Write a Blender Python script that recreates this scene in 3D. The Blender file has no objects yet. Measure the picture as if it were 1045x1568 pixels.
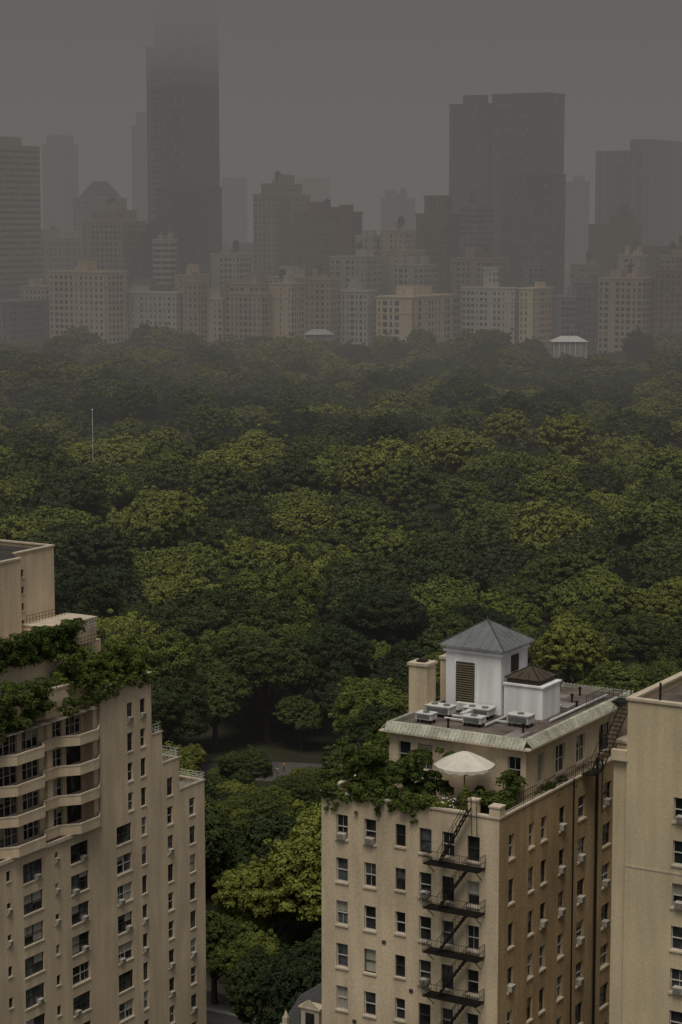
import bpy, math, random
import numpy as np
from mathutils import Vector, Matrix
random.seed(7)
rng = np.random.default_rng(7)
scene = bpy.context.scene
try:
    scene.view_settings.view_transform = 'Standard'; scene.view_settings.look = 'None'
    scene.view_settings.exposure = 0
except Exception: pass

# ------------------------------------------------------------------ basics
TH = math.radians(31)
A = np.array([math.sin(TH), math.cos(TH)])      # street axis, away from the viewer to the right
B = np.array([-math.cos(TH), math.sin(TH)])     # cross axis, away to the left

def lin(c, a): return tuple(min(1, max(0, x * a)) for x in c) + (1,)

def wall_mat(name, col, rough=0.85, big=0.12, fine=0.10, streak=0.12, bscale=0.15, fscale=7.0, spec=0.2, bump=0.0):
    m = bpy.data.materials.new(name); m.use_nodes = True
    nt = m.node_tree; N = nt.nodes; L = nt.links
    bs = N['Principled BSDF']; bs.inputs['Roughness'].default_value = rough
    bs.inputs['Specular IOR Level'].default_value = spec
    geo = N.new('ShaderNodeNewGeometry')
    def noise(scale, detail, vec=None):
        n = N.new('ShaderNodeTexNoise'); n.inputs['Scale'].default_value = scale
        n.inputs['Detail'].default_value = detail
        L.new(vec if vec else geo.outputs['Position'], n.inputs['Vector']); return n.outputs['Fac']
    mp = N.new('ShaderNodeMapping'); mp.inputs['Scale'].default_value = (1.1, 1.1, 0.14)
    L.new(geo.outputs['Position'], mp.inputs['Vector'])
    acc = None
    for src, amt in ((noise(bscale, 3), big), (noise(fscale, 2), fine), (noise(1.0, 4, mp.outputs['Vector']), streak)):
        if amt <= 0: continue
        mr = N.new('ShaderNodeMapRange')
        mr.inputs['From Min'].default_value = 0.3; mr.inputs['From Max'].default_value = 0.7
        mr.inputs['To Min'].default_value = 1 - amt; mr.inputs['To Max'].default_value = 1 + amt
        L.new(src, mr.inputs['Value'])
        if acc is None: acc = mr.outputs['Result']
        else:
            mu = N.new('ShaderNodeMath'); mu.operation = 'MULTIPLY'
            L.new(acc, mu.inputs[0]); L.new(mr.outputs['Result'], mu.inputs[1]); acc = mu.outputs[0]
    if acc is None:
        bs.inputs['Base Color'].default_value = (*col, 1)
    else:
        vm = N.new('ShaderNodeVectorMath'); vm.operation = 'SCALE'
        vm.inputs[0].default_value = col
        L.new(acc, vm.inputs['Scale']); L.new(vm.outputs['Vector'], bs.inputs['Base Color'])
    return m

def glass_mat(name, col, rough=0.12):
    m = bpy.data.materials.new(name); m.use_nodes = True
    nt = m.node_tree; b = nt.nodes['Principled BSDF']
    b.inputs['Roughness'].default_value = rough
    b.inputs['Specular IOR Level'].default_value = 0.5
    n = nt.nodes.new('ShaderNodeTexNoise'); n.inputs['Scale'].default_value = 0.9
    g = nt.nodes.new('ShaderNodeNewGeometry'); nt.links.new(g.outputs['Position'], n.inputs['Vector'])
    r = nt.nodes.new('ShaderNodeValToRGB')
    r.color_ramp.elements[0].position = 0.4; r.color_ramp.elements[1].position = 0.65
    r.color_ramp.elements[0].color = lin(col, 0.5); r.color_ramp.elements[1].color = lin(col, 1.6)
    nt.links.new(n.outputs['Fac'], r.inputs['Fac']); nt.links.new(r.outputs['Color'], b.inputs['Base Color'])
    return m

def leaf_mat(name, stops, rnd_amp=.95):
    m = bpy.data.materials.new(name); m.use_nodes = True
    nt = m.node_tree; N = nt.nodes; L = nt.links
    N.remove(N['Principled BSDF'])
    b = N.new('ShaderNodeBsdfDiffuse')
    oi = N.new('ShaderNodeObjectInfo')
    geo = N.new('ShaderNodeNewGeometry')
    n = N.new('ShaderNodeTexNoise'); n.inputs['Scale'].default_value = 0.010; n.inputs['Detail'].default_value = 2
    L.new(geo.outputs['Position'], n.inputs['Vector'])
    mx = N.new('ShaderNodeMath'); mx.operation = 'MULTIPLY_ADD'
    mx.inputs[1].default_value = rnd_amp
    L.new(oi.outputs['Random'], mx.inputs[0])
    m2 = N.new('ShaderNodeMath'); m2.operation = 'MULTIPLY_ADD'; m2.inputs[1].default_value = 1.3; m2.inputs[2].default_value = -0.60
    L.new(n.outputs['Fac'], m2.inputs[0]); L.new(m2.outputs[0], mx.inputs[2])
    r = N.new('ShaderNodeValToRGB'); e = r.color_ramp.elements
    e[0].position, e[0].color = stops[0][0], (*stops[0][1], 1)
    e[1].position, e[1].color = stops[-1][0], (*stops[-1][1], 1)
    for p, c in stops[1:-1]:
        k = e.new(p); k.color = (*c, 1)
    L.new(mx.outputs[0], r.inputs['Fac'])
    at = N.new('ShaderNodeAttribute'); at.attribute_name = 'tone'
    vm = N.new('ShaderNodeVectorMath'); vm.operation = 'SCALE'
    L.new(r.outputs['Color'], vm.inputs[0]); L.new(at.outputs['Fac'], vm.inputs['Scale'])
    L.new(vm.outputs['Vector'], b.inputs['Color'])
    L.new(b.outputs[0], N['Material Output'].inputs['Surface'])
    return m

# ------------------------------------------------------------------ mesh builder
class MB:
    def __init__(s): s.v = []; s.f = []; s.m = []
    def poly(s, pts, mat=0):
        i = len(s.v); s.v.extend([tuple(float(c) for c in p) for p in pts]); s.f.append(tuple(range(i, i + len(pts)))); s.m.append(mat)
    def box(s, P, x0, x1, y0, y1, z0, z1, mat=0):
        c = [P(x, y, z) for z in (z0, z1) for (x, y) in ((x0, y0), (x1, y0), (x1, y1), (x0, y1))]
        i = len(s.v); s.v.extend([tuple(float(q) for q in p) for p in c])
        for f in ((0, 3, 2, 1), (4, 5, 6, 7), (0, 1, 5, 4), (1, 2, 6, 5), (2, 3, 7, 6), (3, 0, 4, 7)):
            s.f.append(tuple(i + k for k in f)); s.m.append(mat)
    def beam(s, p0, p1, r, mat=0, n=4, r1=None):
        r1 = r if r1 is None else r1
        p0 = Vector(p0); p1 = Vector(p1); d = (p1 - p0)
        if d.length < 1e-6: return
        d.normalize(); up = Vector((0, 0, 1)) if abs(d.z) < .9 else Vector((1, 0, 0))
        a = d.cross(up).normalized(); b = d.cross(a)
        i = len(s.v)
        for p, rr in ((p0, r), (p1, r1)):
            for k in range(n):
                t = 2 * math.pi * (k + .5) / n
                s.v.append(tuple(p + (a * math.cos(t) + b * math.sin(t)) * rr))
        for k in range(n):
            s.f.append((i + k, i + (k + 1) % n, i + n + (k + 1) % n, i + n + k)); s.m.append(mat)
        s.f.append(tuple(i + k for k in range(n))); s.m.append(mat)
        s.f.append(tuple(i + n + k for k in range(n - 1, -1, -1))); s.m.append(mat)
    def make(s, name, mats, parent=None):
        me = bpy.data.meshes.new(name); me.from_pydata(s.v, [], s.f)
        for m in mats: me.materials.append(m)
        me.polygons.foreach_set('material_index', s.m); me.update()
        o = bpy.data.objects.new(name, me); scene.collection.objects.link(o)
        if parent: o.parent = parent
        return o

def empty(name):
    e = bpy.data.objects.new(name, None); scene.collection.objects.link(e); return e

def frame(ox, oy, u, v):
    def P(x, y, z): return (ox + u[0] * x + v[0] * y, oy + u[1] * x + v[1] * y, z)
    return P

# ------------------------------------------------------------------ materials
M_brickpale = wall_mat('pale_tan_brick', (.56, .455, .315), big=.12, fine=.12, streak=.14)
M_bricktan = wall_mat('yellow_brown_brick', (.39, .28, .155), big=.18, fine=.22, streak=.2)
M_brickL = wall_mat('buff_brick', (.58, .465, .325), big=.12, fine=.10, streak=.12)
M_brickE = wall_mat('cream_brick', (.55, .455, .30), big=.10, fine=.09, streak=.12)
M_trimstone = wall_mat('limestone_trim', (.52, .445, .34), fine=.08)
M_dark = glass_mat('dark_window_glass', (.022, .023, .025))
M_mid = glass_mat('grey_window_glass', (.07, .075, .08), .2)
M_blind = wall_mat('window_blind', (.33, .31, .26), big=.15, fine=.05)
M_whiteframe = wall_mat('white_window_frame', (.48, .45, .40), fine=.05, streak=.1)
M_darkframe = wall_mat('dark_window_frame', (.05, .045, .04), fine=.05)
M_ac = wall_mat('air_conditioner_metal', (.40, .37, .32), fine=.1)
M_iron = wall_mat('black_iron', (.018, .016, .014), rough=.6)
M_whitepaint = wall_mat('white_painted_stucco', (.74, .74, .74), big=.08, fine=.04, streak=.16)
M_metalroof = wall_mat('standing_seam_metal', (.13, .14, .14), rough=.55, spec=.5, streak=.2)
M_tile = wall_mat('pale_green_roof_tile', (.36, .36, .29), fine=.22, streak=.25)
M_deck = wall_mat('roof_membrane', (.12, .10, .085), big=.4, fine=.2, bscale=.5)
M_terr = wall_mat('terrace_paving', (.20, .17, .13), big=.2, fine=.2)
M_canvas = wall_mat('white_canvas', (.60, .56, .49), fine=.04, big=.06)
M_whitemetal = wall_mat('white_metal', (.55, .55, .52), fine=.12, streak=.2)
M_bark = wall_mat('bark', (.07, .055, .04), fine=.3)
M_asph = wall_mat('asphalt', (.055, .053, .052), big=.2, fine=.15, bscale=.05)
M_conc = wall_mat('concrete_pavement', (.25, .24, .22), big=.15, fine=.1)
M_line = wall_mat('road_marking_paint', (.7, .68, .6))
STOPS = [(0.0, (.030, .042, .021)), (0.25, (.044, .058, .022)), (0.5, (.066, .083, .026)), (0.75, (.102, .122, .030)), (1.0, (.145, .162, .038))]
M_leaf = leaf_mat('tree_foliage', STOPS)
M_ivy = leaf_mat('shrub_foliage', [(0, (.03, .045, .014)), (.5, (.055, .075, .02)), (1, (.11, .13, .03))])
M_flower = wall_mat('white_petals', (.6, .58, .5))

# ------------------------------------------------------------------ foliage
def leaf_quads(cent, rad, per, size, squash=.75, seed=0, up=.25):
    g = np.random.default_rng(seed)
    V = []; T = []
    cent = np.asarray(cent, float)
    mean = np.mean(rad)
    for c, r in zip(cent, rad):
        n = max(8, int(per * min(2.2, (r / mean) ** 2)))
        d = g.normal(size=(n, 3)); d /= np.linalg.norm(d, axis=1)[:, None]
        d[:, 2] = np.where(d[:, 2] < -.35, -d[:, 2], d[:, 2])
        lump = 1 + .16 * np.sin(d[:, 0] * 5 + c[0] * 3) * np.sin(d[:, 1] * 5 + c[1] * 2) + .1 * np.sin(d[:, 2] * 9 + c[2])
        rr = r * lump * (1 - .36 * g.random(n) ** 2)
        p = c + d * rr[:, None] * np.array([1, 1, squash])
        nn = d + g.normal(size=(n, 3)) * .42 + np.array([0, 0, up]); nn /= np.linalg.norm(nn, axis=1)[:, None]
        t = np.cross(nn, g.normal(size=(n, 3))); t /= np.linalg.norm(t, axis=1)[:, None]
        b = np.cross(nn, t)
        s = size * (.6 + .8 * g.random(n))[:, None]
        q = np.stack([p - t * s * .62, p + b * s * .36, p + t * s * .62, p - b * s * .36], 1)
        V.append(q.reshape(-1, 3))
        tone = (.8 + .4 * g.random()) * (.75 + .5 * g.random(n)) * (.86 + .22 * (d[:, 2] * .5 + .5))  # random leaf tone, plus mild painted-in shading: clump tops lighter, undersides darker
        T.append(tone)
    return np.concatenate(V), np.concatenate(T)

def prism_quads(p0, p1, r0, r1, n=6):
    p0 = np.array(p0, float); p1 = np.array(p1, float); d = p1 - p0; d /= np.linalg.norm(d)
    up = np.array([0, 0, 1.]) if abs(d[2]) < .9 else np.array([1., 0, 0])
    a = np.cross(d, up); a /= np.linalg.norm(a); b = np.cross(d, a)
    out = []
    for k in range(n):
        t0 = 2 * math.pi * k / n; t1 = 2 * math.pi * (k + 1) / n
        e0 = a * math.cos(t0) + b * math.sin(t0); e1 = a * math.cos(t1) + b * math.sin(t1)
        out += [p0 + e0 * r0, p0 + e1 * r0, p1 + e1 * r1, p1 + e0 * r1]
    return np.array(out)

def quad_mesh(name, V, T, nleaf, mats):
    n = len(V) // 4
    me = bpy.data.meshes.new(name)
    me.vertices.add(4 * n); me.vertices.foreach_set('co', V.astype(np.float32).ravel())
    me.loops.add(4 * n); me.loops.foreach_set('vertex_index', np.arange(4 * n, dtype=np.int32))
    me.polygons.add(n); me.polygons.foreach_set('loop_start', np.arange(0, 4 * n, 4, dtype=np.int32))
    try: me.polygons.foreach_set('loop_total', np.full(n, 4, dtype=np.int32))
    except Exception: pass
    for m in mats: me.materials.append(m)
    mi = np.zeros(n, dtype=np.int32); mi[nleaf:] = 1
    me.polygons.foreach_set('material_index', mi)
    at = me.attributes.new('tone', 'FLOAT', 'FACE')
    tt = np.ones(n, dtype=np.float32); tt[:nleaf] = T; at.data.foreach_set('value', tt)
    me.update(calc_edges=True); me.validate()
    return me

def tree_mesh(name, seed, H, R, ncl, per, size, shape='dome', leaf=None):
    g = np.random.default_rng(seed)
    cz = H * .56; sz = H * .44
    cents = []; rads = []
    # a few large boughs shape the crown, small leaf clumps cover them
    boughs = [(np.array([0, 0, cz + sz * .12]), .66)]
    nb = 7 if shape == 'dome' else 5
    for i in range(nb):
        t = 2 * math.pi * (i + g.uniform(-.3, .3)) / nb; e_ = g.uniform(-.12, .42)
        boughs.append((np.array([math.cos(t) * R * g.uniform(.42, .58), math.sin(t) * R * g.uniform(.42, .58), cz + sz * e_]), g.uniform(.34, .48)))
    for i in range(2): boughs.append((np.array([g.uniform(-.3, .3) * R, g.uniform(-.3, .3) * R, cz + sz * g.uniform(.35, .5)]), g.uniform(.36, .46)))
    k = 0
    while len(cents) < ncl and k < 9000:
        k += 1
        i = g.integers(len(boughs)); bc, br = boughs[i]
        d = g.normal(size=3); d /= np.linalg.norm(d)
        if d[2] < -.45: continue
        zs = sz / R * (1.0 if shape == 'dome' else 1.25)
        c = bc + d * br * R * .86 * np.array([1, 1, zs * .95])
        inside = False
        for j, (oc, orr) in enumerate(boughs):
            if j != i:
                q = (c - oc) / (orr * R * np.array([1, 1, zs]))
                if np.linalg.norm(q) < .72: inside = True; break
        if inside or c[2] < H * .18: continue
        r = R * g.uniform(.095, .17)
        if all(np.linalg.norm(c - q) > .55 * (r + rr) for q, rr in zip(cents, rads)) or k > 6500:
            cents.append(c); rads.append(r)
    for _ in range(int(ncl * .22)):
        c = cents[g.integers(len(cents))]; d = np.array([c[0], c[1], (c[2] - cz) * 1.2]); d /= (np.linalg.norm(d) + 1e-6)
        cents.append(c + d * R * g.uniform(.08, .16) + g.normal(size=3) * R * .05); rads.append(R * g.uniform(.05, .09))
    for bc, br in boughs:                 # inner foliage
        cents.append(bc); rads.append(br * R * .62)
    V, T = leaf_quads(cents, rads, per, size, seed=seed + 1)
    parts = [V]; nleaf = len(V) // 4
    lean = g.normal(size=2) * .4
    tr = .028 * H
    parts.append(prism_quads((0, 0, -1.2), (lean[0] * .5, lean[1] * .5, H * .22), tr * 1.25, tr, 8))
    parts.append(prism_quads((lean[0] * .5, lean[1] * .5, H * .22), (lean[0], lean[1], H * .62), tr, tr * .4, 8))
    for c, _r in boughs[1:]:
        f = g.uniform(.2, .4)
        p0 = np.array([lean[0] * f * 1.5, lean[1] * f * 1.5, H * f])
        mid = p0 * .5 + c * .5 + np.array([0, 0, -.04 * H])
        parts.append(prism_quads(p0, mid, tr * .46, tr * .3, 6)); parts.append(prism_quads(mid, c, tr * .3, tr * .12, 5))
        for j in range(3):
            e2 = c + g.normal(size=3) * R * .2; parts.append(prism_quads(c, e2, tr * .12, tr * .04, 4))
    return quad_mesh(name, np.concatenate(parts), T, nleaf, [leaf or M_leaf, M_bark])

def shrub(name, cents, rads, per, size, seed, parent=None, squash=.85, mat=None, stems=True):
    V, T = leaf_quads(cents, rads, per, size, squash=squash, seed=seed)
    n = len(V) // 4; parts = [V]
    if stems:
        for c, r in zip(cents, rads):
            c = np.array(c, float); parts.append(prism_quads(c - np.array([0, 0, r * squash]), c, .04, .02, 4))
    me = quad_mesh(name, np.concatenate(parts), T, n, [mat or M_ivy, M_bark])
    o = bpy.data.objects.new(name, me); scene.collection.objects.link(o)
    if parent: o.parent = parent
    return o

near_col = bpy.data.collections.new('near_tree_kinds')
far_col = bpy.data.collections.new('far_tree_kinds')
NEAR = []
for i in range(6):
    me = tree_mesh('broadleaf_tree_kind', 100 + i * 7, [16, 19, 15, 18, 14, 20][i], [7.5, 8.5, 7, 6, 7.5, 9][i], 200, 170, .31, 'cone' if i == 3 else 'dome')
    NEAR.append(me); o = bpy.data.objects.new('near_kind_%d' % i, me); near_col.objects.link(o)
for i in range(8):
    me = tree_mesh('woodland_tree_kind', 300 + i * 5, [16, 18, 15, 20, 14, 17, 16, 19][i], [8.5, 9, 7.5, 7, 9, 7.5, 10, 9.5][i], 150, 90, .55, 'cone' if i in (3,) else 'dome')
    o = bpy.data.objects.new('far_kind_%d' % i, me); far_col.objects.link(o)

# ------------------------------------------------------------------ terrain
def sstep(a, b, x):
    t = min(1, max(0, (x - a) / (b - a))); return t * t * (3 - 2 * t)
def ground_z(x, y):
    h = 15 * sstep(480, 1030, y)
    k = sstep(380, 480, y) * (1 - sstep(1030, 1070, y))
    h += k * (2.6 * math.sin(x * .021 + 1) * math.cos(y * .017) + 1.8 * math.sin(x * .043 + y * .03))
    return h
xs = sorted(set([-4000, -2500, -1500, -1000] + list(range(-700, 701, 20)) + [1000, 1500, 2500, 4000]))
ys = sorted(set([-600, -300] + list(range(-100, 1300, 15)) + [1500, 2000, 3000, 5000, 8000]))
gb = MB()
for y in ys:
    for x in xs: gb.v.append((x, y, ground_z(x, y)))
nx = len(xs)
for j in range(len(ys) - 1):
    for i in range(nx - 1):
        gb.f.append((j * nx + i, j * nx + i + 1, (j + 1) * nx + i + 1, (j + 1) * nx + i)); gb.m.append(0)
M_ground = wall_mat('grass_and_soil', (.036, .038, .019), big=.4, fine=.3, streak=0, bscale=.05, fscale=2)
g_o = gb.make('ground', [M_ground])
for p in g_o.data.polygons: p.use_smooth = True

# avenue along the park edge (local frame of the street grid)
CX, CY = 10.7, 140.0
PB = frame(CX, CY, B, A)      # (s along B, r along A, z)
av = MB()
av.box(PB, -300, 300, 59, 73, -.2, .004, 0)
for k in range(-40, 40):
    av.poly([PB(k * 7, 63.4, .008), PB(k * 7 + 3, 63.4, .008), PB(k * 7 + 3, 63.55, .008), PB(k * 7, 63.55, .008)], 1)
    av.poly([PB(k * 7, 68.4, .008), PB(k * 7 + 3, 68.4, .008), PB(k * 7 + 3, 68.55, .008), PB(k * 7, 68.55, .008)], 1)
av.make('avenue_road', [M_asph, M_line])
sw = MB(); sw.box(PB, -300, 300, 73.01, 78, -.2, .14, 0); sw.box(PB, -300, 300, 56, 58.99, -.2, .14, 0)
sw.make('pavement', [M_conc])
pw = MB(); pw.box(PB, -300, 300, 78.2, 78.8, 0, 1.2, 0); pw.box(PB, -300, 300, 78.1, 78.9, 1.2, 1.35, 0)
pw.make('park_wall', [M_trimstone])
pp = MB()
pts = []
for k in range(25):
    t = k / 24; x = -60 + 110 * t; y = 349 + 3 * math.sin(t * 5.2) ; pts.append((x, y, 3.5 + 3.0 * math.exp(-((x + 10) / 12) ** 2)))
for (x0, y0, w0), (x1, y1, w1) in zip(pts, pts[1:]):
    pp.poly([(x0, y0 - w0, .03), (x1, y1 - w1, .03), (x1, y1 + w1, .03), (x0, y0 + w0, .03)], 0)
pp.make('park_path', [wall_mat('path_asphalt', (.085, .078, .072), big=.2, fine=.1)])

# ------------------------------------------------------------------ woodland scatter
def scatter(name, pts, col):
    me = bpy.data.meshes.new(name); me.from_pydata([p[0] for p in pts], [], [])
    a = me.attributes.new('rot', 'FLOAT_VECTOR', 'POINT'); a.data.foreach_set('vector', np.array([p[1] for p in pts], np.float32).ravel())
    a = me.attributes.new('scl', 'FLOAT_VECTOR', 'POINT'); a.data.foreach_set('vector', np.array([p[2] for p in pts], np.float32).ravel())
    a = me.attributes.new('idx', 'INT', 'POINT'); a.data.foreach_set('value', np.array([p[3] for p in pts], np.int32))
    o = bpy.data.objects.new(name, me); scene.collection.objects.link(o)
    ng = bpy.data.node_groups.new(name + '_nodes', 'GeometryNodeTree')
    ng.interface.new_socket('Geometry', in_out='INPUT', socket_type='NodeSocketGeometry')
    ng.interface.new_socket('Geometry', in_out='OUTPUT', socket_type='NodeSocketGeometry')
    N = ng.nodes; L = ng.links
    gi = N.new('NodeGroupInput'); go = N.new('NodeGroupOutput')
    ci = N.new('GeometryNodeCollectionInfo'); ci.inputs['Collection'].default_value = col
    ci.inputs['Separate Children'].default_value = True; ci.inputs['Reset Children'].default_value = True
    ip = N.new('GeometryNodeInstanceOnPoints'); ip.inputs['Pick Instance'].default_value = True
    def na(nm, ty):
        n = N.new('GeometryNodeInputNamedAttribute'); n.data_type = ty; n.inputs['Name'].default_value = nm
        return [s for s in n.outputs if s.enabled and s.name == 'Attribute'][0]
    er = N.new('FunctionNodeEulerToRotation')
    L.new(na('rot', 'FLOAT_VECTOR'), er.inputs[0]); L.new(er.outputs[0], ip.inputs['Rotation'])
    L.new(na('scl', 'FLOAT_VECTOR'), ip.inputs['Scale']); L.new(na('idx', 'INT'), ip.inputs['Instance Index'])
    L.new(gi.outputs[0], ip.inputs['Points']); L.new(ci.outputs[0], ip.inputs['Instance'])
    L.new(ip.outputs[0], go.inputs[0])
    md = o.modifiers.new('scatter', 'NODES'); md.node_group = ng
    return o

PATH_TREES = [(-13, 372, 1.15, 1), (-3, 378, 1.05, 5), (-22, 366, 1.1, 2), (-8, 388, 1.2, 0), (3, 364, 1.0, 4), (-18, 384, 1.0, 5), (-28, 352, .95, 0), (-7, 366.5, .7, 2), (-17, 400, 1.2, 1), (-2, 398, 1.1, 2), (8, 352, .95, 1)]
def blocked(x, y):
    rx, ry = x - CX, y - CY
    s = rx * B[0] + ry * B[1]; r = rx * A[0] + ry * A[1]
    if r < 81.5: return True
    if -24 < x < 5 and 337 < y < 405: return True
    if 98 < x < 126 and 990 < y: return True
    return False
random.seed(21)
near_pts = []; far_pts = []; occ = {}
def ok(x, y, d):
    c = 18; i, j = int(x // c), int(y // c)
    for a in (-1, 0, 1):
        for b in (-1, 0, 1):
            for (px, py, pd) in occ.get((i + a, j + b), []):
                if (px - x) ** 2 + (py - y) ** 2 < ((d + pd) / 2) ** 2: return False
    return True
tries = 0
while tries < 34000:
    tries += 1
    y = 190 + (1062 - 190) * random.random() ** .8
    w = .18 * y + 45
    x = random.uniform(-w, w)
    if blocked(x, y): continue
    ph = tries / 34000
    if ph < .3: s = random.uniform(1.05, 1.4)
    elif ph < .6: s = random.uniform(.8, 1.05)
    else: s = random.uniform(.45, .7)
    d = s * 13.4
    low = -27 < x < 2 and 288 < y < 338
    if low: s = min(s, random.uniform(.42, .55)); d = s * 9.5
    if not ok(x, y, d): continue
    occ.setdefault((int(x // 18), int(y // 18)), []).append((x, y, d))
    s *= 1 + .08 * math.sin(x * .03 + y * .013) * math.cos(y * .021 - x * .01)
    sz = s ** .75 * random.uniform(.9, 1.15)
    if low: sz = s * (.9 if y > 318 else 1.15)
    if y > 960: sz *= random.choice((.85, 1, 1.1, 1.25))
    if 85 < x < 135 and y > 860: sz *= .75
    rec = ((x, y, ground_z(x, y) - .3), (random.uniform(-.06, .06), random.uniform(-.06, .06), random.uniform(0, 6.28)), (s, s, sz), random.randrange(24))
    (near_pts if y < 430 else far_pts).append(rec)
for (x, y, s, k) in PATH_TREES:
    near_pts.append(((x, y, -.3), (0, 0, x), (s, s, s), k))
scatter('park_woodland', near_pts, near_col)
scatter('distant_woodland', far_pts, far_col)
print('trees', len(near_pts), len(far_pts))
for (x, y, s, k) in ((-33, 276, 1.12, 1), (-22, 262, 1.0, 3), (-9, 254, .92, 0), (-15, 243, .82, 2), (-27, 250, .92, 4), (1, 260, 1.05, 5), (-38, 292, 1.15, 5), (4, 300, .95, 1), (-3.4, 238, .72, 2), (-11, 241.5, .7, 4),
                     (-3.4, 215.3, .74, 0), (-8.8, 219.3, .60, 3), (3.6, 211.5, .72, 1), (5, 236, .8, 4), (0, 227, .6, 2), (-24, 303, .9, 2), (-15.5, 268, .9, 0), (-4, 272, .92, 2), (-19, 283, .78, 4), (-8, 287, .72, 0), (-12.5, 297, .6, 5), (-2, 300, .7, 4)):
    o = bpy.data.objects.new('broadleaf_tree', NEAR[k]); scene.collection.objects.link(o)
    o.location = (x, y, -.2); o.scale = (s, s, s * (1.5 if y < 222 else 1)); o.rotation_euler = (0, 0, x * 1.3)

# ------------------------------------------------------------------ windows with real reveals
# facade materials: 0 wall, 1 trim, 2 dark glass, 3 grey glass, 4 blind, 5 white frame, 6 dark frame, 7 ac
def window(mb, P, u0, u1, z0, z1, rnd, n=1, white=True, ac=.3, depth=.24):
    fm = 5 if white else 6
    D = -depth
    def q(a, b, c, d, m): mb.poly([P(*a), P(*b), P(*c), P(*d)], m)
    q((u0, z0, 0), (u1, z0, 0), (u1, z0, D), (u0, z0, D), 1); q((u0, z1, 0), (u1, z1, 0), (u1, z1, D), (u0, z1, D), 0)
    q((u0, z0, 0), (u0, z1, 0), (u0, z1, D), (u0, z0, D), 0); q((u1, z0, 0), (u1, z1, 0), (u1, z1, D), (u1, z0, D), 0)
    def b(a0, a1, c0, c1, d0, d1, m): mb.box(lambda x, y, z: P(x, z, y), a0, a1, d0, d1, c0, c1, m)
    w = (u1 - u0) / n; t = .05
    for k in range(n):
        a0 = u0 + k * w + .003; a1 = a0 + w - .006
        zm = (z0 + z1) / 2
        gl = 2 if rnd.random() < .75 else 3
        q((a0, z0, D + .02), (a1, z0, D + .02), (a1, z1, D + .02), (a0, z1, D + .02), gl)
        x = rnd.random()
        if x < .36:
            zb = z1 - (z1 - z0) * rnd.choice((.3, .45, .5, .6, .95))
            q((a0 + t, zb, D + .026), (a1 - t, zb, D + .026), (a1 - t, z1 - t, D + .026), (a0 + t, z1 - t, D + .026), 4 if rnd.random() < .7 else 3)
        b(a0, a0 + t, z0 + .003, z1 - .003, D + .03, D + .09, fm); b(a1 - t, a1, z0 + .003, z1 - .003, D + .03, D + .09, fm)
        b(a0 + t, a1 - t, z0 + .003, z0 + .07, D + .032, D + .088, fm); b(a0 + t, a1 - t, z1 - .07, z1 - .003, D + .032, D + .088, fm)
        b(a0 + t, a1 - t, zm - .03, zm + .03, D + .034, D + .1, fm)
        if rnd.random() < .25:
            b((a0 + a1) / 2 - .015, (a0 + a1) / 2 + .015, z0 + .07, z1 - .07, D + .036, D + .06, fm)
    if rnd.random() < ac:
        c = u0 + w * (rnd.randrange(n) + .5); hw = min(.33, w * .42)
        b(c - hw, c + hw, z0 + .04, z0 + .44, D + .04, .28, 7)
        for s_ in range(4):
            b(c - hw + .05, c + hw - .05, z0 + .09 + s_ * .085, z0 + .12 + s_ * .085, .281, .29, 6)
    b(u0 - .08, u1 + .08, z0 - .13, z0 - .004, .003, .09, 1)

def facade(mb, P, u0, u1, z0, z1, wins, rnd, white=True, ac=.3):
    us = sorted({round(v, 3) for v in [u0, u1] + [w[0] for w in wins] + [w[1] for w in wins]})
    zs = sorted({round(v, 3) for v in [z0, z1] + [w[2] for w in wins] + [w[3] for w in wins]})
    us = [u for u in us if u0 <= u <= u1]; zs = [z for z in zs if z0 <= z <= z1]
    for zi in range(len(zs) - 1):
        run = None
        for ui in range(len(us) - 1):
            cu = (us[ui] + us[ui + 1]) / 2; cz = (zs[zi] + zs[zi + 1]) / 2
            hole = any(w[0] < cu < w[1] and w[2] < cz < w[3] for w in wins)
            if not hole:
                if run is None: run = us[ui]
            if hole and run is not None:
                mb.poly([P(run, zs[zi], 0), P(us[ui], zs[zi], 0), P(us[ui], zs[zi + 1], 0), P(run, zs[zi + 1], 0)], 0); run = None
        if run is not None:
            mb.poly([P(run, zs[zi], 0), P(us[-1], zs[zi], 0), P(us[-1], zs[zi + 1], 0), P(run, zs[zi + 1], 0)], 0)
    for w in wins:
        window(mb, P, w[0], w[1], w[2], w[3], rnd, n=w[4] if len(w) > 4 else 1, white=w[5] if len(w) > 5 else white, ac=ac)
def fm_list(wall): return [wall, M_trimstone, M_dark, M_mid, M_blind, M_whiteframe, M_darkframe, M_ac]

# ================================================================== corner apartment building with fire escape
apt = empty('apartment_building')
R = random.Random(5)
ZT = 52.0; FL = 3.15
Pfront = lambda u, z, d: PB(u, -d, z)
Pside = lambda u, z, d: PB(-d, u, z)
cols = [(12.4, .95), (10.1, .95), (7.65, .8), (5.68, .95), (3.9, .95), (1.95, .95)]
wf = []
for k in range(16):
    zc = ZT - 2.35 - k * FL
    if zc < 1.5: break
    for c, w in cols:
        h_ = .7 if c == 7.65 else .88
        wf.append((c - w / 2, c + w / 2, zc - h_, zc + .88, 1, R.random() < .75))
mb = MB(); facade(mb, Pfront, 0, 14.1, 0, ZT, wf, R, ac=.28)
for k in range(9):
    s_ = R.choice((11.2, 8.8, 6.6)); z_ = ZT - 4 - R.randrange(12) * FL
    mb.box(lambda x, y, z: PB(x, -z, y), s_, s_ + .3, z_, z_ + .25, .003, .06, 6)
mb.make('front_facade', fm_list(M_brickpale), apt)
ws = []
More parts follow.
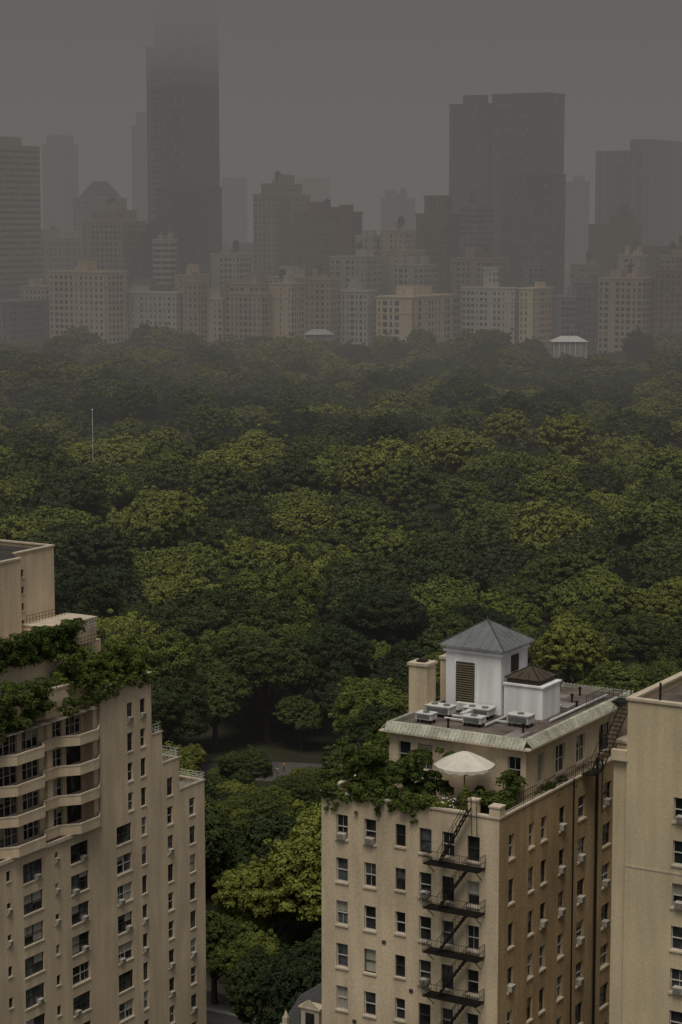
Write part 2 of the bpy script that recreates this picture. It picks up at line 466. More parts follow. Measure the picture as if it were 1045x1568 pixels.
for k in range(16):
    zc = ZT - 2.35 - k * FL
    if zc < 1.5: break
    for c, w in ((1.9, .85), (5.0, .85), (7.0, .9), (10.0, .95), (13.4, 1.3), (17.9, 1.5), (22, 1.2)):
        ws.append((c - w / 2, c + w / 2, zc - .85, zc + .85, 1, R.random() < .35))
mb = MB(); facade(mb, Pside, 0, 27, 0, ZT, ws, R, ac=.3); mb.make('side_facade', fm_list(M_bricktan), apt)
mb = MB()
mb.poly([PB(14.1, 0, 0), PB(14.1, 27, 0), PB(14.1, 27, ZT), PB(14.1, 0, ZT)], 0)
mb.poly([PB(0, 27, 0), PB(14.1, 27, 0), PB(14.1, 27, ZT), PB(0, 27, ZT)], 0)
mb.poly([PB(0.3, .3, ZT - .9), PB(13.8, .3, ZT - .9), PB(13.8, 26.7, ZT - .9), PB(.3, 26.7, ZT - .9)], 2)
mb.box(PB, .002, .3, .3, 26.7, ZT - .9, ZT - .003, 0); mb.box(PB, 13.8, 14.097, .3, 26.7, ZT - .9, ZT - .003, 0)
mb.box(PB, .002, 14.097, .003, .3, ZT - .9, ZT - .004, 0); mb.box(PB, .002, 14.097, 26.7, 26.997, ZT - .9, ZT - .004, 0)
mb.box(PB, -.08, 14.18, -.08, .36, ZT, ZT + .14, 1); mb.box(PB, -.08, .36, .362, 27, ZT, ZT + .14, 1); mb.box(PB, 13.76, 14.18, .362, 27, ZT, ZT + .14, 1)
mb.box(PB, -.05, .75, -.05, .75, ZT + .141, ZT + .75, 0); mb.box(PB, -.1, .8, -.1, .8, ZT + .751, ZT + .87, 1)
mb.box(PB, 1.7, 2.4, -.05, .5, ZT + .141, ZT + 1.0, 0); mb.box(PB, 1.65, 2.45, -.1, .55, ZT + 1.0, ZT + 1.12, 1)
mb.box(PB, -1.2, -.003, 19.6, 27, 0, ZT + 1.2, 0); mb.box(PB, -1.3, .1, 19.5, 27.1, ZT + 1.2, ZT + 1.4, 1)
mb.make('roof_terrace', [M_brickpale, M_trimstone, M_terr], apt)
mb = MB()
mb.beam(PB(-.15, 15.7, 2), PB(-.15, 15.7, ZT + .9), .11, 0, 8)
mb.beam(PB(-.12, 11.7, 5), PB(-.12, 11.7, ZT + .2), .06, 0, 6)
mb.make('drain_pipe', [M_iron], apt)

# penthouse
ph = MB(); PT = 55.7
PHR = 5.6
wins = [(1.2, 2.2, 53, 54.9, 1, True), (8.2, 9.4, 53, 54.9, 1, True), (10, 11, 53, 54.9, 1, True)]
facade(ph, lambda u, z, d: PB(u, PHR - d, z), .8, 11.8, 51.1, PT, wins, R, ac=0)
facade(ph, lambda u, z, d: PB(.8 - d, u, z), PHR, 24, 51.1, PT, [(7.5, 8.5, 52.6, 54.7, 1, True), (10.5, 12.1, 52.6, 54.7, 2, True), (14, 15.6, 52.6, 54.7, 2, True), (18, 20, 52.6, 54.7, 2, False)], R, ac=0)
ph.poly([PB(11.8, PHR, 51.1), PB(11.8, 17, 51.1), PB(11.8, 17, PT), PB(11.8, PHR, PT)], 0)
ph.poly([PB(7.4, 17, 51.1), PB(11.8, 17, 51.1), PB(11.8, 17, PT), PB(7.4, 17, PT)], 0)
ph.poly([PB(7.4, 17, 51.1), PB(7.4, 24, 51.1), PB(7.4, 24, PT), PB(7.4, 17, PT)], 0)
ph.make('penthouse_walls', fm_list(M_brickpale), apt)
ph = MB()
ph.poly([PB(1.2, 6.0, PT + .25), PB(11.5, 6.0, PT + .25), PB(11.5, 16.6, PT + .25), PB(1.2, 16.6, PT + .25)], 1)
ph.poly([PB(1.2, 16.6, PT + .25), PB(7.1, 16.6, PT + .25), PB(7.1, 23.7, PT + .25), PB(1.2, 23.7, PT + .25)], 1)
def tilestrip(p0, p1, inward, zt, zb, w):
    p0 = np.array(p0); p1 = np.array(p1); n = int(np.linalg.norm(p1 - p0) / .3); dr = (p1 - p0) / n
    iw = np.array(inward)
    a0, a1 = p0 - iw * w, p1 - iw * w
    ph.poly([PB(*a0, zb), PB(*a1, zb), PB(*p1, zt), PB(*p0, zt)], 0)
    ph.poly([PB(*p0, zt), PB(*p1, zt), PB(*(p1 + iw * .25), zt + .05), PB(*(p0 + iw * .25), zt + .05)], 0)
    ph.poly([PB(*(p1 + iw * .25), zt + .05), PB(*(p0 + iw * .25), zt + .05), PB(*(p0 + iw * .25), zt - .4), PB(*(p1 + iw * .25), zt - .4)], 0)
    for k in range(n + 1):
        q = p0 + dr * k; e = q - iw * w
        ph.beam(PB(*e, zb + .03), PB(*q, zt + .03), .055, 0, 4)
tilestrip((.75, 5.55), (11.85, 5.55), (0, 1), PT + .5, PT - .05, .5)
tilestrip((.75, 5.55), (.75, 24), (1, 0), PT + .5, PT - .05, .5)
tilestrip((11.85, 5.55), (11.85, 17), (-1, 0), PT + .5, PT - .05, .5)
tilestrip((7.4, 17), (11.85, 17), (0, -1), PT + .5, PT - .05, .3)
tilestrip((.75, 24), (7.4, 24), (0, -1), PT + .5, PT - .05, .3)
for (a_, b_, c_, d_) in ((.25, 12.35, 5.05, 5.55), (.25, .75, 5.551, 24.3), (11.85, 12.35, 5.551, 17)):
    ph.box(PB, a_, b_, c_, d_, PT - .16, PT - .055, 2)
for (a_, b_, c_, d_) in ((2, 3.2, 6.6, 9), (7.5, 10.2, 6.3, 7.0), (3, 5.1, 17.2, 19), (4.6, 6.9, 20, 21.2)):
    ph.poly([PB(a_, c_, PT + .256), PB(b_, c_, PT + .256), PB(b_, d_, PT + .256), PB(a_, d_, PT + .256)], 3)
ph.make('tiled_roof_edge', [M_tile, M_deck, M_trimstone, wall_mat('roof_patch', (.24, .22, .20), big=.3)], apt)

# white water tank house with metal hip roof
wt = MB(); z0 = PT + .25; z1 = 60.7
wt.box(PB, 6.2, 10.8, 12.4, 16.8, z0, z1, 0)
wt.box(PB, 6.05, 10.95, 12.25, 16.95, z1 - .35, z1 - .15, 0)
wt.box(PB, 5.9, 11.1, 12.1, 17.1, z1, z1 + .16, 0)
e = [PB(5.75, 11.95, z1 + .16), PB(11.25, 11.95, z1 + .16), PB(11.25, 17.25, z1 + .16), PB(5.75, 17.25, z1 + .16)]
ap = PB(8.5, 14.6, 62.6)
for k in range(4): wt.poly([e[k], e[(k + 1) % 4], ap], 1)
for k in range(4):
    p, q = np.array(e[k]), np.array(e[(k + 1) % 4])
    for j in range(9):
        t = j / 8; base = p * (1 - t) + q * t
        if j in (0, 8): wt.beam(base, ap, .07, 1)
        else:
            mid = (p + q) / 2; f = abs(t - .5) * 2
            wt.beam(base, base + (np.array(ap) - mid) * (1 - f), .04, 1)
wt.beam(ap, (ap[0], ap[1], ap[2] + .25), .04, 1)
wt.box(PB, 8.3, 9.9, 12.33, 12.397, z0 + .6, z0 + 3.7, 3)
for k in range(17): wt.box(PB, 8.35, 9.85, 12.26, 12.328, z0 + .66 + k * .175, z0 + .74 + k * .175, 4)
wt.box(PB, 8.22, 8.3, 12.25, 12.397, z0 + .55, z0 + 3.75, 0); wt.box(PB, 9.9, 9.98, 12.25, 12.397, z0 + .55, z0 + 3.75, 0)
wt.box(PB, 6.13, 6.197, 14.0, 15.2, z0 + 3.0, z0 + 4.2, 3)
wt.box(PB, 2.9, 6.05, 12.6, 15.6, z0, 58.3, 0); wt.box(PB, 2.8, 6.1, 12.5, 15.7, 58.3, 58.42, 0)
l0, l1, m0, m1 = 3.3, 5.9, 12.8, 15.4
wt.box(PB, l0, l1, m0, m1, 58.42, 58.8, 3)
ee = [PB(l0 - .15, m0 - .15, 58.8), PB(l1 + .15, m0 - .15, 58.8), PB(l1 + .15, m1 + .15, 58.8), PB(l0 - .15, m1 + .15, 58.8)]
a2 = PB(4.6, 14.1, 59.6)
for k in range(4):
    wt.poly([ee[k], ee[(k + 1) % 4], a2], 3); wt.beam(ee[k], a2, .05, 2)
    for t in (.33, .66):
        bb = np.array(ee[k]) * (1 - t) + np.array(ee[(k + 1) % 4]) * t; wt.beam(bb, np.array(a2) * .5 + bb * .5, .03, 2)
wt.make('water_tank_house', [M_whitepaint, M_metalroof, M_iron, wall_mat('bronze_louvre', (.07, .055, .04)), wall_mat('louvre_slat', (.17, .14, .10))], apt)

# chimneys
ch = MB()
ch.box(PB, 10.9, 12.4, 9.6, 11.0, PT - 4, 59.6, 0); ch.box(PB, 10.8, 12.5, 9.5, 11.1, 59.6, 59.8, 1); ch.box(PB, 11.3, 12.0, 10, 10.6, 59.8, 59.95, 2)
ch.box(PB, 11.6, 12.4, 14.5, 16.0, PT - 4, 59.2, 0); ch.box(PB, 11.5, 12.5, 14.4, 16.1, 59.2, 59.4, 1)
ch.make('chimney', [M_brickpale, M_trimstone, M_iron], apt)

# rooftop machinery
def hvac(name, s, r, w, d, h, z):
    m = MB()
    for a_ in (.1, w - .2):
        for b_ in (.1, d - .2): m.box(PB, s + a_, s + a_ + .1, r + b_, r + b_ + .1, z, z + .3, 1)
    m.box(PB, s, s + w, r, r + d, z + .3, z + .3 + h, 0)
    m.box(PB, s - .05, s + w + .05, r - .05, r + d + .05, z + .3 + h, z + .36 + h, 0)
    for k in range(6):
        m.box(PB, s + .12, s + w - .12, r - .03, r - .003, z + .38 + k * (h - .15) / 6, z + .42 + k * (h - .15) / 6, 2)
    n = max(1, int(w / .9))
    for k in range(n):
        cx, cy = s + w * (k + .5) / n, r + d / 2
        c = PB(cx, cy, z + .36 + h); m.beam(c, (c[0], c[1], c[2] + .08), .26, 2, 12)
    m.make(name, [M_whitemetal, M_iron, M_metalroof], apt)
hvac('air_handler', 8.9, 9.4, 2.0, 1.1, .5, PT + .25); hvac('air_handler', 9.2, 7.2, 1.3, .9, .4, PT + .25)
hvac('air_handler', 5.6, 8.0, 1.5, .9, .4, PT + .25); hvac('air_handler', 2.6, 9.6, 1.7, 1.1, .55, PT + .25)
hvac('air_handler', 6.2, 10.4, 2.1, 1.0, .45, PT + .25)
m = MB()
m.box(PB, 6.4, 9.6, 11.6, 12.1, PT + .6, PT + 1.0, 0); m.box(PB, 7.4, 7.8, 9.0, 11.598, PT + .62, PT + .98, 0)
m.make('ventilation_duct', [M_whitemetal], apt)
m = MB()
for (p, q) in (((9, 8.9), (6.5, 8.9)), ((5.4, 8.4), (5.4, 12.3)), ((4.3, 10), (5.4, 10)), ((10.8, 10), (10.8, 12.3)), ((2, 12), (2, 22)), ((3.4, 17), (6.8, 17)), ((6.2, 9.9), (9, 9.9))):
    m.beam(PB(*p, PT + .45), PB(*q, PT + .45), .09, 0, 6)
for p in ((2.2, 17), (3.5, 19), (5.2, 18.3), (4, 21.5), (6, 22.2), (2.4, 8.4), (7.7, 7)):
    m.beam(PB(*p, PT + .25), PB(*p, PT + .8), .08, 1, 8); m.beam(PB(*p, PT + .8), PB(*p, PT + .92), .14, 1, 8)
m.make('roof_pipes', [M_whitemetal, M_iron], apt)

# iron railings + external stair on the side terrace
def railing(m, pts, z, h=1.0, step=.35, mat=0, r=.022):
    for (p, q) in zip(pts, pts[1:]):
        p = np.array(p, float); q = np.array(q, float); n = max(1, int(np.linalg.norm(q - p) / step))
        for hh in (h, h * .5, .1): m.beam(PB(*p, z + hh), PB(*q, z + hh), r, mat)
        for k in range(n + 1):
            c = p + (q - p) * k / n; m.beam(PB(*c, z), PB(*c, z + h), r * (1.2 if k % 4 == 0 else .7), mat)
m = MB()
railing(m, [(.1, 1.0), (.1, 17)], ZT + .14, .9)
railing(m, [(1.2, 16.5), (1.2, 21.5), (-1.0, 21.5)], PT + .5, 1.0)
for side in (-.9, -.1):
    m.beam(PB(side, 14.8, ZT + .1), PB(side, 20, PT + .5), .05, 0); m.beam(PB(side, 14.8, ZT + 1.1), PB(side, 20, PT + 1.5), .025, 0)
    for k in range(9):
        t = k / 8; m.beam(PB(side, 14.8 + 5.2 * t, ZT + .1 + (PT + .4 - ZT) * t), PB(side, 14.8 + 5.2 * t, ZT + 1.1 + (PT + .4 - ZT) * t), .016, 0)
for k in range(16):
    t = (k + .5) / 16; r_ = 14.8 + 5.2 * t; zz = ZT + .1 + (PT + .4 - ZT) * t
    m.box(PB, -.9, -.1, r_ - .1, r_ + .1, zz - .015, zz + .015, 0)
m.box(PB, -1.0, 1.2, 20, 21.5, PT + .44, PT + .5, 0)
m.beam(PB(-.95, 14.8, ZT - 3), PB(-.95, 14.8, ZT + 1), .05, 0); m.beam(PB(-.95, 21.4, ZT + 1.4), PB(-.95, 21.4, PT + .44), .05, 0)
m.box(PB, -1.0, .0, 13.2, 14.8, ZT + .15, ZT + .2, 0)
railing(m, [(-1.0, 14.8), (-1.0, 13.2), (-.1, 13.2)], ZT + .2, 1.0)
m.make('roof_stair', [M_iron], apt)

# fire escape
fe = MB()
S0, S1, DP = 1.0, 5.25, 1.15
zf = [ZT - 3.55 - k * FL for k in range(15)]
for i, z in enumerate(zf):
    if z < 4: break
    fe.box(PB, S0, S1, -DP, -DP + .06, z - .08, z, 0); fe.box(PB, S0, S1, -.09, -.03, z - .08, z, 0)
    for k in range(9): fe.box(PB, S0 + .01, S1 - .01, -DP + .12 + k * .11, -DP + .15 + k * .11, z - .05, z - .01, 0)
    for s_ in (S0, S1 - .06): fe.box(PB, s_, s_ + .06, -DP + .06, -.09, z - .08, z - .002, 0)
    railing(fe, [(S0, -.05), (S0, -DP), (S1, -DP), (S1, -.05)], z, .95, .17, 0, .018)
    for s_ in (S0 + .3, S1 - .3): fe.beam(PB(s_, -DP + .1, z - .05), PB(s_, -.02, z - .9), .03, 0)
    zt = z + FL if i > 0 else ZT + .6
    for off in (-.28, -.82):
        fe.beam(PB(2.0, off, zt), PB(4.3, off, z), .055, 0)
        fe.beam(PB(2.0, off, zt + .85), PB(4.3, off, z + .85), .025, 0)
        for k in range(5):
            t = k / 4; fe.beam(PB(2 + 2.3 * t, off, zt + (z - zt) * t), PB(2 + 2.3 * t, off, zt + .85 + (z - zt) * t), .018, 0)
    for k in range(11):
        t = (k + .5) / 11; s_ = 2 + 2.3 * t; zz = zt + (z - zt) * t
        fe.box(PB, s_ - .11, s_ + .11, -.82, -.28, zz - .015, zz + .015, 0)
fe.beam(PB(1.6, -.1, ZT - 2.5), PB(1.6, -.35, ZT + 1.3), .03, 0); fe.beam(PB(2.0, -.1, ZT - 2.5), PB(2.0, -.35, ZT + 1.3), .03, 0)
fe.make('fire_escape', [M_iron], apt)

# terrace umbrella
um = MB(); uc = np.array(PB(4.2, 2.9, 0)); zt = 54.8; UR = 2.15
n = 16; rings = [(0.0, zt + .8), (.45, zt + .66), (1.1, zt + .38), (1.75, zt + .08), (UR, zt - .16)]
def up(rr, z, k, sc=0):
    t = 2 * math.pi * k / n; s_ = 1 - (.05 if k % 2 else 0)
    return (uc[0] + rr * s_ * math.cos(t), uc[1] + rr * s_ * math.sin(t), z - (0.04 if k % 2 else 0))
for (r0, z_0), (r1, z_1) in zip(rings, rings[1:]):
    for k in range(n):
        if r0 == 0: um.poly([(uc[0], uc[1], z_0), up(r1, z_1, k), up(r1, z_1, k + 1)], 0)
        else: um.poly([up(r0, z_0, k), up(r1, z_1, k), up(r1, z_1, k + 1), up(r0, z_0, k + 1)], 0)
for k in range(n):
    a_, b_ = up(UR, zt - .16, k), up(UR, zt - .16, k + 1); mm = [(a_[0] + b_[0]) / 2, (a_[1] + b_[1]) / 2, zt - .46]
    um.poly([a_, b_, (b_[0], b_[1], b_[2] - .16), mm, (a_[0], a_[1], a_[2] - .16)], 0)
    if k % 2 == 0: um.beam((uc[0], uc[1], zt + .1), up(UR - .1, zt - .14, k), .02, 1)
um.beam((uc[0], uc[1], 51.1), (uc[0], uc[1], zt + .9), .045, 1, 8)
um.beam((uc[0], uc[1], 51.1), (uc[0], uc[1], 51.25), .4, 1, 12)
um.make('patio_umbrella', [M_canvas, M_bark])
tb = MB(); tb.beam((uc[0] + .1, uc[1] - .05, 51.82), (uc[0] + .1, uc[1] - .05, 51.87), .7, 0, 16)
for k in range(4): tb.beam((uc[0] + .1 + .5 * math.cos(k * 1.57), uc[1] + .5 * math.sin(k * 1.57), 51.1), (uc[0] + .1 + .45 * math.cos(k * 1.57), uc[1] + .45 * math.sin(k * 1.57), 51.82), .03, 0)
tb.make('patio_table', [M_bark])
# terrace planting
R = random.Random(9)
c = []; r_ = []
for (s, r, z, rr, n_) in ((12.6, 2.4, 53.5, 1.5, 18), (10.4, 2.0, 53.9, 1.6, 20), (8.3, 2.2, 54.0, 1.6, 20), (13.3, 5, 53.6, 1.1, 12), (6.7, 2.0, 53.4, 1.2, 14), (14.3, 8, 54.2, 1.3, 10), (6.3, 4.2, 54, 1.2, 10)):
    for k in range(n_):
        c.append(PB(s + R.gauss(0, .75), r + R.gauss(0, .7), z + R.uniform(-1.7, 1.3))); r_.append(rr * R.uniform(.25, .45))
shrub('terrace_tree', c, r_, 260, .17, 1)
c = []; r_ = []
for k in range(90):
    s = R.uniform(5.4, 14.0); c.append(PB(s, R.uniform(-.2, .6), ZT + R.uniform(-.3, .7))); r_.append(R.uniform(.2, .45))
for k in range(34):
    s = R.choice((13.4, 12.8, 11.2, 9.6, 8.3, 6.6)) + R.uniform(-.25, .25); c.append(PB(s, -.12, ZT - R.uniform(.1, 1.2))); r_.append(R.uniform(.1, .2))
for k in range(12): c.append(PB(14.1, R.uniform(.2, 5), ZT + R.uniform(-.2, .5))); r_.append(R.uniform(.25, .45))
shrub('trailing_ivy', c, r_, 110, .15, 2)
c = []; r_ = []
for k in range(40): c.append(PB(R.uniform(.5, 3.4), R.uniform(.8, 3.8), ZT + R.uniform(-.3, .9))); r_.append(R.uniform(.3, .55))
for k in range(16): c.append(PB(R.uniform(.9, 1.9), R.uniform(3.4, 5.2), ZT + R.uniform(.3, 1.9))); r_.append(R.uniform(.3, .55))
shrub('terrace_bush', c, r_, 170, .15, 3)
c = [PB(3.0, .8, ZT + .1 + .28 * k) for k in range(7)]; r_ = [.42 - .045 * k for k in range(7)]
shrub('conical_conifer', c, r_, 150, .12, 4)
c = []; r_ = []
for k in range(20): c.append(PB(R.uniform(3.6, 6.4), R.uniform(.2, .8), ZT + R.uniform(-.1, .4))); r_.append(R.uniform(.2, .36))
shrub('planter_flowers', c, r_, 110, .13, 5)
fl = MB()
for k in range(36):
    p = PB(R.uniform(3.5, 6.3), R.uniform(-.1, .7), ZT + R.uniform(.1, .8)); fl.beam(p, (p[0], p[1] - .03, p[2] + .06), .055, 0, 5)
fl.make('white_flowers', [M_flower])
c = []; r_ = []
for k in range(18): c.append(PB(R.uniform(.3, .6), R.uniform(7, 13), ZT + R.uniform(-.6, .3))); r_.append(R.uniform(.2, .4))
shrub('terrace_bush', c, r_, 90, .15, 6)

# ================================================================== cream apartment block at the right edge
eb = empty('cream_apartment_block')
PE = frame(18.55, 135, -B, A)      # (u to the right and nearer, v away)
R = random.Random(11)
Pef = lambda u, z, d: PE(u, -d, z)
we = []
for k in range(17):
    zc = 54.6 - k * 2.85
    if zc < 2: break
    we += [(3.3, 4.5, zc - .8, zc + .8, 1, True), (9, 10.2, zc - .8, zc + .8, 1, True), (12, 13.2, zc - .8, zc + .8, 1, True)]
mb = MB(); facade(mb, Pef, 0, 16, 0, 61.4, we, R, ac=.5); mb.make('front_facade', fm_list(M_brickE), eb)
mb = MB()
mb.poly([PE(0, 0, 0), PE(0, 15, 0), PE(0, 15, 61.4), PE(0, 0, 61.4)], 0)
mb.poly([PE(16, 0, 0), PE(16, 15, 0), PE(16, 15, 61.4), PE(16, 0, 61.4)], 0)
mb.poly([PE(0, 15, 0), PE(16, 15, 0), PE(16, 15, 61.4), PE(0, 15, 61.4)], 0)
mb.poly([PE(.3, .3, 60.9), PE(15.7, .3, 60.9), PE(15.7, 14.7, 60.9), PE(.3, 14.7, 60.9)], 2)
mb.box(PE, -.1, 16.1, -.1, .4, 61.4, 61.56, 1); mb.box(PE, -.1, .4, .401, 15.1, 61.4, 61.56, 1); mb.box(PE, .401, 16.1, 14.7, 15.1, 61.4, 61.56, 1)
mb.box(PE, .003, .3, .3, 14.7, 60.9, 61.397, 0)
mb.box(PE, -1.05, -.003, .3, 12, 0, 57.3, 0); mb.box(PE, -1.15, .08, -.05, 12.1, 57.3, 57.45, 1); mb.box(PE, -1.1, -.004, -.04, .3, 57.45, 58.0, 0)
mb.box(PE, 3.2, 12, 5, 13, 60.95, 64, 0); mb.box(PE, 3.1, 12.1, 4.9, 13.1, 64, 64.2, 1)
for z in (50.3, 39, 27): mb.box(PE, .01, 15.9, -.03, -.003, z, z + .12, 1)
mb.beam(PE(2.1, .3, 61.5), PE(2.1, .3, 62.7), .08, 3, 8)
mb.make('roof', [M_brickE, M_trimstone, M_deck, M_iron], eb)

# ================================================================== terraced apartment tower on the left
lt = empty('terraced_apartment_tower')
PL = frame(-14.6, 222, -A, B)      # (r toward the viewer along the facade, q into the building, z)
R = random.Random(3)
Plf = lambda u, z, d: PL(u, -d, z)
ROW = 30.6; FH = 3.1
def rows(zmax, zmin=1.8): 
    z = ROW
    while z + FH < zmax - .5: z += FH
    while z > zmin:
        yield z; z -= FH
tiers = [(0, 4.6, 32.9), (4.6, 7.6, 36.4), (7.6, 9.4, 39.8), (9.4, 18.0, 46.3)]
colsL = {0: [(2.3, 1.05)], 1: [(6.3, 1.0)], 2: [], 3: [(10.9, .85), (14.3, 2.5)]}
for i, (r0, r1, zt) in enumerate(tiers):
    wl = []
    for z in rows(zt - .6):
        for c_, w in colsL[i]:
            if z > 32 and w > 2: w_ = .9; n_ = 1; cc = c_ - 1.2
            else: w_ = w; n_ = 2 if w > 2 else 1; cc = c_
            wl.append((cc - w_ / 2, cc + w_ / 2, z - .98, z + .92, n_, R.random() < .35))
    mb = MB(); facade(mb, Plf, r0, r1, 0, zt, wl, R, ac=.35); mb.make('facade_bay', fm_list(M_brickL), lt)
wl = []
for z in rows(31.9):
    for c_, w in ((21.6, 2.8), (28.8, 2.9), (36, 2.9)):
        wl.append((c_ - w / 2, c_ + w / 2, z - .98, z + .92, 2, R.random() < .35))
    for c_ in (25.2, 32.4):
        wl.append((c_ - .3, c_ + .3, z - .1, z + .9, 1, R.random() < .5))
mb = MB(); facade(mb, Plf, 18, 40, 0, 32.4, wl, R, ac=.4); mb.make('facade_bay', fm_list(M_brickL), lt)
mb = MB()
mb.box(PL, 18.1, 40, -.25, -.003, 32.4, 32.75, 1)
for i, (r0, r1, zt) in enumerate(tiers):
    mb.poly([PL(r0, 0, 0), PL(r0, 16, 0), PL(r0, 16, zt), PL(r0, 0, zt)], 0)
    mb.poly([PL(r0, 0, zt - .5), PL(r1, 0, zt - .5), PL(r1, 16, zt - .5), PL(r0, 16, zt - .5)], 2)
    mb.box(PL, r0 - .08, r1 - .002 if i < 3 else r1, -.08, .25, zt, zt + .14, 1)
    mb.box(PL, r0 - .08, r0 + .25, .252, 8, zt, zt + .14, 1)
mb.poly([PL(18, 0, 32.4), PL(18, 16, 32.4), PL(18, 16, 46.3), PL(18, 0, 46.3)], 0)
mb.poly([PL(0, 16, 0), PL(40, 16, 0), PL(40, 16, 46), PL(0, 16, 46)], 0)
mb.box(PL, 7, 9.3, 2.0, 8, 39.3, 42, 0)
prof = [(18.0, .0), (19.4, -.9), (22.4, -.9), (24.0, .5), (26.2, .5), (27.6, -.7), (31.6, -.7), (33.2, .6), (36, .6), (37.5, -.6), (40.5, -.6)]
for lv in range(4):
    zb = 32.75 + lv * 2.95
    hb = 1.05
    for (p, q) in zip(prof, prof[1:]):
        mb.poly([PL(p[0], p[1], zb), PL(q[0], q[1], zb), PL(q[0], q[1], zb + hb), PL(p[0], p[1], zb + hb)], 0)
        mb.poly([PL(p[0], p[1] + .2, zb + hb), PL(q[0], q[1] + .2, zb + hb), PL(q[0], q[1], zb + hb), PL(p[0], p[1], zb + hb)], 1)
        mb.poly([PL(p[0], p[1] + .2, zb), PL(q[0], q[1] + .2, zb), PL(q[0], q[1] + .2, zb + hb), PL(p[0], p[1] + .2, zb + hb)], 0)
        mb.poly([PL(p[0], p[1], zb), PL(q[0], q[1], zb), PL(q[0], 3, zb), PL(p[0], 3, zb)], 0)
        mb.poly([PL(p[0], p[1] - .06, zb + hb + .003), PL(q[0], q[1] - .06, zb + hb + .003), PL(q[0], q[1] - .06, zb + hb - .12), PL(p[0], p[1] - .06, zb + hb - .12)], 1)
        mb.poly([PL(p[0], p[1], zb + .15), PL(q[0], q[1], zb + .15), PL(q[0], 3, zb + .15), PL(p[0], 3, zb + .15)], 2)
    mb.box(PL, 18.2, 18.9, .2, 2, zb + .15, zb + 2.95, 0); mb.box(PL, 24.4, 25.2, .9, 2.3, zb + .15, zb + 2.95, 0); mb.box(PL, 33.6, 34.4, 1.0, 2.3, zb + .15, zb + 2.95, 0)
zb = 32.75 + 4 * 2.95
mb.poly([PL(18, 2, zb - .02), PL(40, 2, zb - .02), PL(40, -.4, zb - .02), PL(18, -.4, zb - .02)], 2)
mb.box(PL, 18, 27, 1.2, 1.45, zb, zb + 2.6, 0); mb.box(PL, 17.95, 27.1, 1.1, 1.55, zb + 2.6, zb + 2.75, 1)
mb.box(PL, 17.0, 40, 3.6, 12, 44, 49.6, 0); mb.box(PL, 16.9, 40, 3.5, 12.1, 49.6, 49.8, 1)
mb.make('terraces', [M_brickL, M_trimstone, M_terr], lt)
mb = MB()
for lv in range(4):
    zb = 32.9 + lv * 2.95
    wl = [(19.4, 21.8, zb + .3, zb + 2.3, 3, R.random() < .6), (22.4, 24.0, zb + .3, zb + 2.3, 2, True), (26, 28.5, zb + .3, zb + 2.3, 3, True), (29.2, 32, zb + .3, zb + 2.3, 3, R.random() < .6), (35, 38, zb + .3, zb + 2.3, 3, True)]
    facade(mb, lambda u, z, d: PL(u, 1.3 - d, z), 18, 40, zb, zb + 2.78, wl, R, ac=0)
facade(mb, lambda u, z, d: PL(u, 3.58 - d, z), 17.05, 40, 44.6, 49.55, [(19, 21, 45.2, 47.2, 2, True), (23, 25, 45.2, 47.2, 2, True), (28, 31, 45.2, 47.4, 3, True), (33, 36, 45.2, 47.4, 3, True)], R, ac=0)
mb.make('loggia_windows', fm_list(M_brickL), lt)
# bulkhead
mb = MB()
Pbk = lambda u, z, d: PL(u, 8 - d, z)
sl = [(19.6, 20.0, z - .45, z + .3, 1, False) for z in (52.4, 54.1, 55.8, 57.5)]
facade(mb, Pbk, 14.8, 20.8, 49.6, 59.5, sl, R, ac=0)
mb.poly([PL(14.8, 8, 44), PL(14.8, 16, 44), PL(14.8, 16, 59.5), PL(14.8, 8, 59.5)], 0)
mb.box(PL, 14.7, 20.9, 7.9, 8.3, 59.5, 59.65, 1); mb.box(PL, 14.7, 15.0, 8.301, 16, 59.5, 59.65, 1)
mb.poly([PL(14.8, 8, 59.1), PL(28, 8, 59.1), PL(28, 16, 59.1), PL(14.8, 16, 59.1)], 6)
mb.box(PL, 20.803, 40, 7.4, 16, 49.6, 59.0, 0); mb.box(PL, 20.7, 40, 7.3, 7.7, 59.0, 59.2, 1)
mb.beam(PL(19, 8.2, 59.4), PL(22, 12, 60.2), .05, 6, 5)
mb.make('bulkhead', fm_list(M_brickL), lt)
def railL(m, pts, z, h=1.0, step=.5, r=.025):
    for (p, q) in zip(pts, pts[1:]):
        p = np.array(p, float); q = np.array(q, float); n = max(1, int(np.linalg.norm(q - p) / step))
        for hh in (h, h * .6, h * .3): m.beam(PL(*p, z + hh), PL(*q, z + hh), r)
        for k in range(n + 1):
            c_ = p + (q - p) * k / n; m.beam(PL(*c_, z), PL(*c_, z + h), r)
m = MB()
railL(m, [(0, 6), (0, 0), (4.5, 0)], 33.04, .7); railL(m, [(4.7, 5), (4.7, 0), (7.5, 0)], 36.54, .9); railL(m, [(7.7, 5), (7.7, 0), (9.3, 0)], 39.94, .9)
railL(m, [(14.5, 4), (13.0, 4), (13.0, 8)], 51.2, .9)
m.make('terrace_railing', [M_whitemetal], lt)
m = MB(); railL(m, [(12.6, 3.4), (17, 3.4), (22, 3.4)], 49.8, 1.0); railL(m, [(13, 7.4), (20, 7.4)], 52.3, .9)
m.make('roof_railing', [M_iron], lt)
m = MB(); m.box(PL, 12.9, 20, 4.2, 8, 49.8, 52.2, 0); m.box(PL, 12.8, 20.1, 4.1, 8, 52.2, 52.35, 1); m.box(PL, 10.5, 17.0, 5.5, 12, 45.8, 49.5, 0)
m.make('stair_head', [M_brickL, M_trimstone], lt)
R = random.Random(14)
c = []; r_ = []
